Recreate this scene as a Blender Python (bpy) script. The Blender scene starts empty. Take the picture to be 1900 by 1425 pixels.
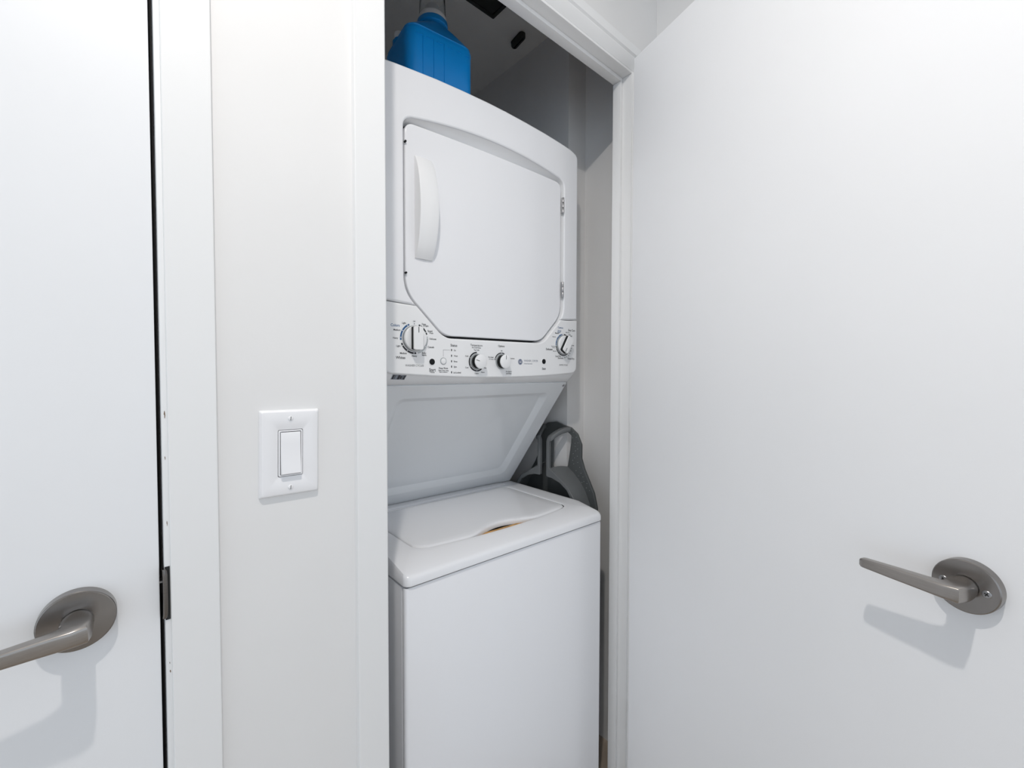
import bpy, bmesh, math
from mathutils import Vector, Matrix

scene = bpy.context.scene
COL = scene.collection
rad = math.radians

# ------------------------------------------------------------------ camera
F_PX = 811.0
YAW, PITCH, ROLL = rad(41.64), rad(1.6), rad(0.1)
fw = Vector((math.sin(YAW) * math.cos(PITCH), math.cos(YAW) * math.cos(PITCH), -math.sin(PITCH)))
rt = Vector((math.cos(YAW), -math.sin(YAW), 0))
up = rt.cross(fw)
rt2 = rt * math.cos(ROLL) + up * math.sin(ROLL)
up2 = up * math.cos(ROLL) - rt * math.sin(ROLL)
cam_d = bpy.data.cameras.new('camera')
cam_d.sensor_width = 36.0
cam_d.sensor_fit = 'HORIZONTAL'
cam_d.lens = 36.0 * F_PX / 1900.0
cam_d.clip_start = 0.01
cam = bpy.data.objects.new('camera', cam_d)
COL.objects.link(cam)
M = Matrix((rt2, up2, -fw)).transposed().to_4x4()
M.translation = (0, 0, 1.22)
cam.matrix_world = M
scene.camera = cam

# ------------------------------------------------------------------ light
world = bpy.data.worlds.new('world')
scene.world = world
world.use_nodes = True
bg = world.node_tree.nodes['Background']
bg.inputs[0].default_value = (0.80, 0.895, 1.0, 1)
bg.inputs[1].default_value = 1.05

def add_light(name, kind, loc, energy, color=(1, 1, 1), size=0.06, rot=(0, 0, 0)):
    d = bpy.data.lights.new(name, kind)
    d.energy = energy
    d.color = color
    if kind == 'AREA':
        d.shape = 'DISK'
        d.size = size
    else:
        d.shadow_soft_size = size
    o = bpy.data.objects.new(name, d)
    o.location = loc
    o.rotation_euler = rot
    COL.objects.link(o)
    return o

LAMP = (-0.03, 0.085, 2.36)
add_light('hall_lamp', 'AREA', LAMP, 9.6, (1.0, 0.955, 0.90), 0.045, Vector((0.20, -0.24, -1.0)).to_track_quat('-Z', 'Y').to_euler())
add_light('hall_lamp_globe', 'POINT', LAMP, 2.5, (1.0, 0.955, 0.90), 0.022)

vs = scene.view_settings
vs.view_transform = 'Standard'
vs.look = 'None'
vs.gamma = 1.0
vs.use_curve_mapping = False
vs.exposure = 0.10

# ------------------------------------------------------------------ materials
def mat(name, col, rough=0.5, metal=0.0, bump=0.0, bscale=60.0, var=0.0, vscale=3.0, coat=0.0, stretch=None,
        trans=0.0, ior=1.5):
    m = bpy.data.materials.new(name)
    m.use_nodes = True
    nt = m.node_tree
    b = nt.nodes['Principled BSDF']
    b.inputs['Base Color'].default_value = (*col, 1)
    b.inputs['Roughness'].default_value = rough
    b.inputs['Metallic'].default_value = metal
    b.inputs['Coat Weight'].default_value = coat
    b.inputs['Coat Roughness'].default_value = 0.08
    b.inputs['Transmission Weight'].default_value = trans
    b.inputs['IOR'].default_value = ior
    tc = nt.nodes.new('ShaderNodeTexCoord')
    mp = nt.nodes.new('ShaderNodeMapping')
    nt.links.new(tc.outputs['Object'], mp.inputs[0])
    if stretch:
        mp.inputs['Scale'].default_value = stretch
    if var > 0:
        n = nt.nodes.new('ShaderNodeTexNoise')
        n.inputs['Scale'].default_value = vscale
        n.inputs['Detail'].default_value = 4
        nt.links.new(mp.outputs[0], n.inputs['Vector'])
        r = nt.nodes.new('ShaderNodeValToRGB')
        r.color_ramp.elements[0].position = 0.3
        r.color_ramp.elements[1].position = 0.7
        r.color_ramp.elements[0].color = (*[c * (1 - var) for c in col], 1)
        r.color_ramp.elements[1].color = (*[min(1, c * (1 + var)) for c in col], 1)
        nt.links.new(n.outputs['Fac'], r.inputs[0])
        nt.links.new(r.outputs[0], b.inputs['Base Color'])
    if bump > 0:
        n2 = nt.nodes.new('ShaderNodeTexNoise')
        n2.inputs['Scale'].default_value = bscale
        n2.inputs['Detail'].default_value = 3
        nt.links.new(mp.outputs[0], n2.inputs['Vector'])
        bp = nt.nodes.new('ShaderNodeBump')
        bp.inputs['Strength'].default_value = bump
        bp.inputs['Distance'].default_value = 0.001
        nt.links.new(n2.outputs['Fac'], bp.inputs['Height'])
        nt.links.new(bp.outputs[0], b.inputs['Normal'])
    return m

WALL = mat('wall_paint', (0.81, 0.802, 0.797), 0.6, bump=0.10, bscale=160, var=0.012, vscale=5)
CEIL = mat('ceiling_paint', (0.88, 0.87, 0.85), 0.7, bump=0.08, bscale=120)
TRIM = mat('trim_paint', (0.84, 0.84, 0.84), 0.38, bump=0.06, bscale=40)
DOORP = mat('door_paint', (0.84, 0.845, 0.86), 0.42, bump=0.06, bscale=50, var=0.01, vscale=4)
ENAMEL = mat('white_enamel', (0.85, 0.855, 0.88), 0.16, bump=0.02, bscale=30)
PLASTIC = mat('white_plastic', (0.87, 0.872, 0.88), 0.3)
PANELG = mat('panel_enamel', (0.80, 0.82, 0.84), 0.12)
NICKEL = mat('brushed_nickel', (0.36, 0.335, 0.315), 0.28, 1.0, bump=0.06, bscale=90, var=0.05, vscale=60, stretch=(1, 1, 14))
STEEL = mat('steel', (0.40, 0.40, 0.41), 0.3, 1.0)
ROSETTE = mat('turned_nickel', (0.27, 0.253, 0.24), 0.24, 1.0, var=0.05, vscale=50)
_b = ROSETTE.node_tree.nodes['Principled BSDF']
_b.inputs['Anisotropic'].default_value = 0.75
_t = ROSETTE.node_tree.nodes.new('ShaderNodeTangent')
_t.direction_type = 'RADIAL'
_t.axis = 'Y'
ROSETTE.node_tree.links.new(_t.outputs[0], _b.inputs['Tangent'])
BLACK = mat('black_plastic', (0.006, 0.007, 0.008), 0.5)
BLACK.node_tree.nodes['Principled BSDF'].inputs['Specular IOR Level'].default_value = 0.25
GAP_SHADE = mat('gap_shade', (0.02, 0.02, 0.02), 0.8)  # near-black colour standing in for the shade inside gaps and recesses
INK = mat('black_ink', (0.02, 0.02, 0.025), 0.5)
GREYINK = mat('grey_ink', (0.14, 0.14, 0.15), 0.5)
BLUEINK = mat('blue_ink', (0.02, 0.10, 0.26), 0.5)
SLATEINK = mat('slate_ink', (0.28, 0.31, 0.36), 0.5)
WHITEINK = mat('white_ink', (0.85, 0.86, 0.87), 0.5)
SILVER = mat('silver_ring', (0.42, 0.44, 0.45), 0.3, 0.6)
LOGOBLUE = mat('logo_blue', (0.03, 0.06, 0.16), 0.4)
BLUE = mat('blue_bottle_plastic', (0.0, 0.31, 0.82), 0.32, var=0.04, vscale=12)
GREYPL = mat('grey_plastic', (0.14, 0.147, 0.15), 0.45, bump=0.1, bscale=80)
GREYDARK = mat('grey_plastic_dark', (0.085, 0.092, 0.093), 0.5)
GREYDOT = mat('grey_rubber_dot', (0.26, 0.265, 0.265), 0.5)
CLEAR = mat('clear_plastic', (0.93, 0.95, 0.96), 0.05, trans=0.95, ior=1.3)
AMBER = mat('scoop_amber', (0.55, 0.28, 0.06), 0.4, var=0.3, vscale=60)
FLOORM = mat('oak_floor', (0.46, 0.385, 0.31), 0.35, bump=0.1, bscale=8, var=0.18, vscale=3, stretch=(1, 12, 1))
SWITCH = mat('switch_plastic', (0.86, 0.855, 0.87), 0.22)
VENTM = mat('vent_dark', (0.014, 0.016, 0.015), 0.6)

# ------------------------------------------------------------------ helpers
def finish(me, mats, smooth=True, angle=35):
    for m in (mats if isinstance(mats, (list, tuple)) else [mats]):
        me.materials.append(m)
    if smooth:
        for p in me.polygons:
            p.use_smooth = True
        me.set_sharp_from_angle(angle=rad(angle))
    me.update()

def link(name, me, parent=None):
    o = bpy.data.objects.new(name, me)
    COL.objects.link(o)
    if parent:
        o.parent = parent
    return o

def from_bm(name, bm, mats, parent=None, smooth=True, angle=35, bevel=0, seg=2):
    bmesh.ops.recalc_face_normals(bm, faces=bm.faces[:])
    if bevel:
        bmesh.ops.bevel(bm, geom=[e for e in bm.edges if len(e.link_faces) == 2 and e.calc_face_angle(0) > rad(30)],
                        offset=bevel, segments=seg, affect='EDGES', profile=0.6, clamp_overlap=True)
    me = bpy.data.meshes.new(name)
    bm.to_mesh(me)
    bm.free()
    finish(me, mats, smooth, angle)
    return link(name, me, parent)

def box(bm, x0, x1, y0, y1, z0, z1, mi=0):
    v = [bm.verts.new(p) for p in ((x0, y0, z0), (x1, y0, z0), (x1, y1, z0), (x0, y1, z0),
                                   (x0, y0, z1), (x1, y0, z1), (x1, y1, z1), (x0, y1, z1))]
    for f in ((0, 3, 2, 1), (4, 5, 6, 7), (0, 1, 5, 4), (1, 2, 6, 5), (2, 3, 7, 6), (3, 0, 4, 7)):
        bm.faces.new([v[i] for i in f]).material_index = mi

def boxes(name, lst, mats, parent=None, bevel=0, seg=2):
    bm = bmesh.new()
    for b in lst:
        box(bm, *b)
    return from_bm(name, bm, mats, parent, bevel=bevel, seg=seg)

def loft(bm, rings, cap0=True, cap1=True, mi=0, closed=True):
    vr = [[bm.verts.new(p) for p in r] for r in rings]
    n = len(vr[0])
    for a, b in zip(vr[:-1], vr[1:]):
        for i in range(n if closed else n - 1):
            j = (i + 1) % n
            bm.faces.new((a[i], a[j], b[j], b[i])).material_index = mi
    if cap0:
        bm.faces.new(vr[0][::-1]).material_index = mi
    if cap1:
        bm.faces.new(vr[-1]).material_index = mi
    return vr

def lathe(bm, prof, centre=(0, 0, 0), axis='z', n=40, mi=0, cap0=True, cap1=True):
    """prof: list of (radius, height)"""
    rings = []
    for r, h in prof:
        ring = []
        for i in range(n):
            a = 2 * math.pi * i / n
            c, s = r * math.cos(a), r * math.sin(a)
            p = {'z': (c, s, h), 'y': (c, h, s), 'x': (h, c, s)}[axis]
            ring.append(Vector(p) + Vector(centre))
        rings.append(ring)
    return loft(bm, rings, cap0, cap1, mi)

def roundpoly(pts, seg=8):
    """pts: (u, v, r) polygon; returns rounded loop"""
    out = []
    n = len(pts)
    for i in range(n):
        p0, p1, p2 = Vector(pts[i - 1][:2]), Vector(pts[i][:2]), Vector(pts[(i + 1) % n][:2])
        r = pts[i][2]
        if r <= 0:
            out.append(tuple(p1))
            continue
        a, b = (p0 - p1), (p2 - p1)
        la, lb = a.length, b.length
        a.normalize(); b.normalize()
        ang = a.angle(b)
        t = min(r / math.tan(ang / 2), la * 0.49, lb * 0.49)
        s, e = p1 + a * t, p1 + b * t
        for k in range(seg + 1):
            f = k / seg
            q = s * (1 - f) ** 2 + p1 * (2 * f * (1 - f)) + e * f ** 2
            out.append(tuple(q))
    return out

def plate_mesh(loops, depth, bevel, plane='xz', res=2):
    """filled 2D outline(s) with thickness; front at 0 towards -y (plane xz) and back at +depth"""
    cu = bpy.data.curves.new('outline', 'CURVE')
    cu.dimensions = '2D'
    cu.fill_mode = 'BOTH'
    cu.extrude = max(depth / 2 - bevel, 0)
    cu.bevel_depth = bevel
    cu.bevel_resolution = res
    cu.offset = -bevel
    for lp in loops:
        s = cu.splines.new('POLY')
        s.points.add(len(lp) - 1)
        for k, p in enumerate(lp):
            s.points[k].co = (p[0], p[1], 0, 1)
        s.use_cyclic_u = True
    o = bpy.data.objects.new('outline', cu)
    COL.objects.link(o)
    dg = bpy.context.evaluated_depsgraph_get()
    me = bpy.data.meshes.new_from_object(o.evaluated_get(dg))
    bpy.data.objects.remove(o)
    bpy.data.curves.remove(cu)
    me.materials.clear()
    if plane == 'xz':
        T = Matrix(((1, 0, 0, 0), (0, 0, -1, depth / 2), (0, 1, 0, 0), (0, 0, 0, 1)))
    elif plane == 'yz':   # outline (y,z), thickness along +x from 0 to depth
        T = Matrix(((0, 0, 1, depth / 2), (1, 0, 0, 0), (0, 1, 0, 0), (0, 0, 0, 1)))
    else:
        T = Matrix.Translation((0, 0, depth / 2))
    me.transform(T)
    return me

def plate(name, loops, depth, bevel, mats, parent=None, plane='xz', at=(0, 0, 0), angle=40):
    me = plate_mesh(loops, depth, bevel, plane)
    me.transform(Matrix.Translation(at))
    finish(me, mats, True, angle)
    return link(name, me, parent)

def empty(name, loc, rz=0):
    o = bpy.data.objects.new(name, None)
    o.empty_display_size = 0.05
    o.location = loc
    o.rotation_euler = (0, 0, rz)
    COL.objects.link(o)
    return o

def tag(o, label, cat=None, group=None, kind=None):
    o['label'] = label
    if cat:
        o['category'] = cat
    if group:
        o['group'] = group
    if kind:
        o['kind'] = kind
    return o

def rrect(x0, x1, y0, y1, r, ns=24, nc=8, front=None):
    """rounded rectangle loop, fixed point count; starts along front (y0) edge going +x; front(x)->dy"""
    out = []
    fr = front or (lambda x: 0.0)
    def arc(cx, cy, a0):
        for k in range(1, nc):
            a = a0 + (math.pi / 2) * k / nc
            out.append((cx + r * math.cos(a), cy + r * math.sin(a)))
    for k in range(ns + 1):
        x = x0 + r + (x1 - x0 - 2 * r) * k / ns
        out.append((x, y0 + fr(x)))
    arc(x1 - r, y0 + r, -math.pi / 2)
    for k in range(9):
        out.append((x1, y0 + r + (y1 - y0 - 2 * r) * k / 8))
    arc(x1 - r, y1 - r, 0)
    for k in range(ns + 1):
        out.append((x1 - r - (x1 - x0 - 2 * r) * k / ns, y1))
    arc(x0 + r, y1 - r, math.pi / 2)
    for k in range(9):
        out.append((x0, y1 - r - (y1 - y0 - 2 * r) * k / 8))
    arc(x0 + r, y0 + r, math.pi)
    return out

# ------------------------------------------------------------------ room shell
WF = 0.692         # face of the front wall
RW = 1.176         # face of the right wall
HC = 2.44          # hall ceiling
o = boxes('wall_front', [(-2.6, -0.80, WF, 0.742, 0, HC), (-0.80, 0.05, WF, 0.742, 2.055, HC),
                         (0.05, 0.318, WF, 0.742, 0, HC), (0.318, 1.068, WF, 0.742, 2.052, HC),
                         (1.068, RW, WF, 0.742, 0, HC)], WALL)
tag(o, 'white painted wall between the closed door and the laundry closet', kind='structure')
o = boxes('wall_right', [(RW, RW + 0.05, -1.9, 0.953, 0, HC)], WALL)
tag(o, 'white side wall behind the open closet door', kind='structure')
o = boxes('wall_closet_right', [(1.09, RW + 0.05, 0.953, 1.53, 0, HC)], WALL)
tag(o, 'boxed-out side wall inside the closet beside the dryer', kind='structure')
o = boxes('wall_closet_left', [(0.25, 0.30, 0.742, 1.48, 0, HC)], WALL)
tag(o, 'inner left wall of the laundry closet', kind='structure')
o = boxes('wall_closet_back', [(0.25, 1.09, 1.48, 1.53, 0, HC)], WALL)
tag(o, 'back wall of the laundry closet', kind='structure')
o = boxes('wall_behind_door', [(-0.80, 0.05, 0.80, 0.84, 0, HC)], WALL)
tag(o, 'unlit wall of the space behind the closed door', kind='structure')
o = boxes('floor', [(-2.6, RW + 0.05, -3.2, 1.53, -0.04, 0)], FLOORM)
tag(o, 'brown wood floor', kind='structure')
o = boxes('ceiling', [(-2.6, RW + 0.05, -1.9, 1.53, HC, HC + 0.05)], CEIL)
tag(o, 'white hall ceiling', kind='structure')
o = boxes('ceiling_closet', [(0.30, 1.09, 0.742, 1.48, 2.346, 2.38), (1.09, RW, 0.742, 0.953, 2.346, 2.38)], CEIL)
tag(o, 'low ceiling of the laundry closet', kind='structure')

# --- door trim: casing profile (distance outwards from inner edge, proud of wall)
FLAT = [(0.0, 0.0), (0.0, 0.0100), (0.0004, 0.0110), (0.0014, 0.0115), (0.0496, 0.0115), (0.0506, 0.0110), (0.051, 0.0100), (0.051, 0.0)]
HEAD = [(0.0, 0.0), (0.0, 0.0006), (0.0004, 0.0010), (0.010, 0.0070), (0.0220, 0.0142), (0.0226, 0.0144), (0.0246, 0.0144), (0.0250, 0.0148), (0.0285, 0.0186),
        (0.0295, 0.0190), (0.0495, 0.0190), (0.0506, 0.0184), (0.051, 0.0170), (0.051, 0.0)]

def casing(name, kind, x_in, z_in, x_in2, parent, wall_y=WF):
    """kind: left / right / head; mitred"""
    bm = bmesh.new()
    PROF = HEAD if kind == 'head' and parent.name == 'trim_1' else FLAT
    if kind == 'head':
        a = [(x_in - d, wall_y - p, z_in + d) for d, p in PROF]
        b = [(x_in2 + d, wall_y - p, z_in + d) for d, p in PROF]
    else:
        s = -1 if kind == 'left' else 1
        x = x_in if kind == 'left' else x_in2
        a = [(x + s * d, wall_y - p, 0.0) for d, p in PROF]
        b = [(x + s * d, wall_y - p, z_in + d) for d, p in PROF]
    loft(bm, [a, b])
    return from_bm(name, bm, TRIM, parent, angle=25)

XL, XR, ZH = 0.333, 1.050, 2.034        # closet jamb faces
t1 = empty('trim_1', (0, 0, 0))
tag(t1, 'white moulded frame around the laundry closet opening', kind='structure')
casing('side_casing', 'left', XL - 0.006, ZH + 0.006, XR + 0.006, t1)
casing('side_casing', 'right', XL - 0.006, ZH + 0.006, XR + 0.006, t1)
casing('head_casing', 'head', XL - 0.006, ZH + 0.006, XR + 0.006, t1)
boxes('jamb', [(XL - 0.015, XL, 0.6918, 0.742, 0, ZH + 0.0175)], TRIM, t1, bevel=0.0015)
boxes('jamb', [(XR, XR + 0.0175, 0.6918, 0.744, 0, ZH + 0.0175)], TRIM, t1, bevel=0.0015)
boxes('head_jamb', [(XL, XR, 0.6918, 0.744, ZH, ZH + 0.0175)], TRIM, t1, bevel=0.0015)
boxes('door_stop', [(XL, XL + 0.010, 0.7205, 0.746, 0, ZH - 0.0105)], TRIM, t1, bevel=0.0012)
boxes('door_stop', [(XR - 0.010, XR, 0.7205, 0.746, 0, ZH - 0.0105)], TRIM, t1, bevel=0.0012)
boxes('head_stop', [(XL, XR, 0.7205, 0.746, ZH - 0.010, ZH)], TRIM, t1, bevel=0.0012)

# frame of the closed door on the left
DX = 0.0295                                # latch edge of the closed door
t2 = empty('trim_2', (0, 0, 0))
tag(t2, 'white frame and casing beside the closed door', kind='structure')
casing('side_casing', 'right', -0.768, 2.046, 0.0395, t2)
casing('side_casing', 'left', -0.768, 2.046, 0.0395, t2)
casing('head_casing', 'head', -0.768, 2.046, 0.0395, t2)
boxes('jamb', [(0.0340, 0.05, 0.6895, 0.760, 0, 2.055)], TRIM, t2, bevel=0.0012)
boxes('jamb', [(-0.80, -0.762, 0.6895, 0.760, 0, 2.055)], TRIM, t2, bevel=0.0012)
boxes('head_jamb', [(-0.762, 0.034, 0.6895, 0.760, 2.040, 2.055)], TRIM, t2, bevel=0.0012)
boxes('door_stop', [(0.020, 0.034, 0.734, 0.760, 0, 2.040)], GAP_SHADE, t2)  # stop coloured near-black to paint the shade behind the door gap
# strike plate with curved lip
bm = bmesh.new()
rings = [(0.0332, 0.715), (0.0328, 0.700), (0.0322, 0.6915), (0.0322, 0.6880), (0.0332, 0.6862), (0.0350, 0.6855), (0.0368, 0.6860)]
zz = [0.9115, 0.9135, 0.918, 0.93, 0.943, 0.956, 0.967, 0.9715, 0.9735]
sh = [0.5, 0.2, 0.05, 0, 0, 0, 0.05, 0.2, 0.5]
g = []
for z, s in zip(zz, sh):
    row = []
    for k, (x, y) in enumerate(rings):
        f = k / (len(rings) - 1)
        row.append(bm.verts.new((x - 0.0030 * s * f, y + 0.004 * s * f, z)))
    g.append(row)
for a, b in zip(g[:-1], g[1:]):
    for k in range(len(a) - 1):
        bm.faces.new((a[k], a[k + 1], b[k + 1], b[k]))
ret = bmesh.ops.solidify(bm, geom=bm.faces[:], thickness=-0.0012)
o = from_bm('strike_plate', bm, NICKEL, t2)
o['label'] = 'curved metal strike plate set in the door jamb'
boxes('strike_recess_shade', [(0.0342, 0.0392, 0.6888, 0.6896, 0.909, 0.976)], GAP_SHADE, t2)  # flat dark plate, recess shade beside the lip put in as colour

CHIP = mat('bare_wood_chip', (0.20, 0.14, 0.10), 0.8)
for (cx_, cz_, w_, h_) in ((0.0372, 1.166, 0.0016, 0.0105), (0.0368, 1.112, 0.0010, 0.0050), (0.0375, 1.030, 0.0010, 0.0070), (0.0378, 0.842, 0.0014, 0.0040), (0.0374, 0.853, 0.0008, 0.0030), (0.0383, 0.705, 0.0008, 0.0080)):
    bm = bmesh.new()
    pts = [(-1, 0.1), (-0.5, 0.8), (0.1, 1.0), (0.7, 0.5), (1.0, -0.1), (0.4, -0.9), (-0.3, -0.7), (-0.2, -0.1)]
    loft(bm, [[(cx_ + u * w_ / 2, 0.6897, cz_ + v * h_ / 2) for u, v in pts], [(cx_ + u * w_ / 2, 0.6893, cz_ + v * h_ / 2) for u, v in pts]])
    from_bm('paint_chip', bm, CHIP, t2, smooth=False)

# ------------------------------------------------------------------ doors and handles
def superring(c, wa, ha, hw, hh, n, N=40):
    out = []
    for i in range(N):
        a = 2 * math.pi * i / N
        ca, sa = math.cos(a), math.sin(a)
        u = math.copysign(abs(ca) ** (2 / n), ca) * hw
        v = math.copysign(abs(sa) ** (2 / n), sa) * hh
        out.append(c + wa * u + ha * v)
    return out

def door_handle(parent, cx, cz, sag=0.0, screws=False):
    """rosette on face y=0 (outwards -y), lever pointing to -x"""
    bm = bmesh.new()
    R = 0.0333
    lathe(bm, [(R, 0.0), (R, -0.0122), (R - 0.0005, -0.0130), (R - 0.0013, -0.0135), (0.0146, -0.0138), (0.0142, -0.0138),
               (0.0142, -0.0120)], axis='y', n=64)
    ros = from_bm('rosette', bm, ROSETTE, parent, angle=20)
    ros.location = (cx, 0, cz)
    ros['label'] = 'round brushed nickel rosette'
    Z = Vector((0, 0, 1))
    def P(a, b):
        return Vector((-b, -a, 0))
    rings = []
    B, A_ = P(0, 1), P(1, 0)
    hh = 0.0108
    for a, hw, h_, n in ((0.010, 0.0134, 0.0134, 2), (0.0155, 0.0134, 0.0134, 2.0), (0.0175, 0.0134, 0.0132, 2.3), (0.022, 0.0134, 0.0126, 3.2), (0.030, 0.0132, 0.0114, 5.0), (0.036, 0.0131, 0.0107, 6.0)):
        rings.append(superring(P(a, 0), B, Z, hw, h_, n))
    md = (B - A_).normalized()
    UPZ = Z * 0.0012
    rings.append(superring(P(0.0415, -0.0012) + UPZ, (B * 0.93 - A_ * 0.37).normalized(), Z, 0.0130, 0.0102, 6.0))
    rings.append(superring(P(0.0475, 0.0005) + UPZ, md, Z, 0.0160, 0.0098, 6.5))
    rings.append(superring(P(0.0502, 0.0068) + UPZ, (B * 0.37 - A_ * 0.93).normalized(), Z, 0.0114, 0.0093, 6.0))
    for b, a, hw, h_, n in ((0.0145, 0.0512, 0.0090, 0.0090, 6.5), (0.024, 0.0520, 0.0077, 0.0086, 7), (0.06, 0.0526, 0.0065, 0.0076, 7), (0.092, 0.0530, 0.0054, 0.0064, 7),
                     (0.0945, 0.0531, 0.0050, 0.0059, 6), (0.0962, 0.0532, 0.0040, 0.0048, 4), (0.0968, 0.0532, 0.002, 0.003, 3)):
        rings.append(superring(P(a, b) + UPZ, -A_, Z, hw, h_, n))
    bm = bmesh.new()
    loft(bm, rings)
    lev = from_bm('lever', bm, NICKEL, ros, angle=38)
    lev.rotation_euler = (0, sag, 0)
    lev['label'] = 'straight brushed nickel lever'
    if screws:
        for sx in (-1, 1):
            bm = bmesh.new()
            lathe(bm, [(0.0046, -0.0134), (0.0046, -0.0142), (0.0040, -0.0147), (0.0001, -0.0149)], axis='y', n=20)
            for (hx, hz) in ((0.0024, 0.0006), (0.0006, 0.0024)):
                box(bm, -hx, hx, -0.01505, -0.0145, -hz, hz, 1)
            s = from_bm('screw', bm, [STEEL, GAP_SHADE], ros)
            s.location = (sx * 0.0205, 0, -0.001 * sx)
            s.rotation_euler = (0, 0.5 * sx, 0)
    return ros

# closed door (left)
d1 = plate('door_1', [roundpoly([(-0.759, 0.012, 0), (DX, 0.012, 0), (DX, 2.036, 0), (-0.759, 2.036, 0)])], 0.035, 0.0012, DOORP)
d1.location = (0, 0.6985, 0)
tag(d1, 'closed white flat door with nickel lever at the left edge', kind='structure')
door_handle(d1, -0.0435, 0.9385, sag=rad(-3.0))
boxes('latch_bolt', [(DX - 0.002, DX + 0.006, 0.012, 0.024, 0.949, 0.9515)], STEEL, d1)

# open closet door (right)
d2 = plate('door_2', [roundpoly([(0.0, 0.012, 0), (0.734, 0.012, 0), (0.734, 2.034, 0), (0.0, 2.034, 0)])], 0.035, 0.0012, DOORP)
d2.location = (1.0064, 0.6565, 0)
d2.rotation_euler = (0, 0, rad(-107))
tag(d2, 'white flat closet door standing open on the right', kind='structure')
door_handle(d2, 0.662, 0.9465, screws=True)
for hz in (0.25, 1.05, 1.82):
    bm = bmesh.new()
    for k in range(5):
        lathe(bm, [(0.0045, hz - 0.044 + k * 0.0178), (0.005, hz - 0.0435 + k * 0.0178), (0.005, hz - 0.027 + k * 0.0178), (0.0045, hz - 0.0266 + k * 0.0178)], centre=(-0.008, 0.036, 0), n=14)
    box(bm, -0.008, 0.0, 0.006, 0.036, hz - 0.044, hz + 0.044)
    from_bm('hinge', bm, TRIM, d2)

# ------------------------------------------------------------------ stacked washer and dryer
MW = 0.603
wd = empty('washer_dryer', (0.398, 0.7555, 0), rad(-1.0))
tag(wd, 'white stacked washer and dryer unit standing in the open closet', 'washer dryer')

# washer body
bm = bmesh.new()
lp = []
def body_loop(y0, y1, r):
    return [(x, y) for x, y in rrect(0, MW, y0, y1, r, ns=4, nc=6)]
L0 = body_loop(0.0, 0.017, 0.007)
loft(bm, [[(x, y, 0.035) for x, y in L0], [(x, y, 0.796) for x, y in L0],
          [(MW / 2 + (x - MW / 2) * 0.996, 0.0085 + (y - 0.0085) * 0.8, 0.7995) for x, y in L0]])
from_bm('front_panel', bm, ENAMEL, wd, angle=40)
boxes('side_panel', [(0.001, 0.012, 0.0185, 0.64, 0.03, 0.7985)], ENAMEL, wd, bevel=0.001)
boxes('side_panel', [(MW - 0.012, MW - 0.001, 0.0185, 0.64, 0.03, 0.7985)], ENAMEL, wd, bevel=0.001)
boxes('back_panel', [(0.012, MW - 0.012, 0.628, 0.64, 0.03, 1.84)], ENAMEL, wd)
boxes('gap_shade_block', [(0.008, MW - 0.008, 0.006, 0.6, 0.04, 0.8025)], GAP_SHADE, wd)  # dark block added so the gap line under the deck reads as shade
for fx in (0.05, MW - 0.05):
    for fy in (0.06, 0.58):
        bm = bmesh.new()
        lathe(bm, [(0.02, 0.0), (0.022, 0.004), (0.022, 0.012), (0.008, 0.014), (0.008, 0.032)], centre=(fx, fy, 0), n=16)
        from_bm('levelling_foot', bm, BLACK, wd)

# deck
def fz(y):
    t = max(0.0, 0.080 - y) / 0.080
    return 0.8400 - 0.0165 * t ** 1.7
def lid_front(x):
    t = (x - 0.3015) / 0.24
    return -0.016 * max(0.0, 1 - t * t)
def lid_front_scoop(x):
    d = lid_front(x)
    t = (x - 0.303) / 0.112
    if abs(t) < 1:
        d += 0.034 * (0.5 + 0.5 * math.cos(math.pi * t)) ** 0.8
    return d
NS = 48
outer = rrect(-0.001, MW + 0.001, -0.004, 0.60, 0.014, NS)
ins1 = rrect(0.002, MW - 0.002, -0.001, 0.597, 0.013, NS)
ins2 = rrect(0.007, MW - 0.007, 0.005, 0.592, 0.012, NS)
hole = rrect(0.061, 0.542, 0.069, 0.355, 0.028, NS, front=lid_front)
bm = bmesh.new()
rings = [[(x, y, 0.8030) for x, y in ins1], [(x, y, 0.8045) for x, y in outer], [(x, y, fz(y) - 0.006) for x, y in outer], [(x, y, fz(y) - 0.0012) for x, y in ins1], [(x, y, fz(y)) for x, y in ins2]]
for f in (0.2, 0.4, 0.6, 0.8, 0.93):
    ring = []
    for (a, b), (c, d) in zip(ins2, hole):
        x, y = a + (c - a) * f, b + (d - b) * f
        ring.append((x, y, fz(y)))
    rings.append(ring)
rings.append([(x, y, fz(y) - 0.0006) for x, y in hole])
h2 = rrect(0.0625, 0.5405, 0.0705, 0.3535, 0.027, NS, front=lid_front)
rings.append([(x, y, fz(y) - 0.003) for x, y in h2])
loft(bm, rings, cap0=True, cap1=False)
loft(bm, [rings[-1], [(x, y, 0.815) for x, y in h2]], cap0=False, cap1=True, mi=1)  # recess walls and floor painted dark for the shade round the lid
from_bm('deck', bm, [ENAMEL, GAP_SHADE], wd, angle=40)

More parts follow.
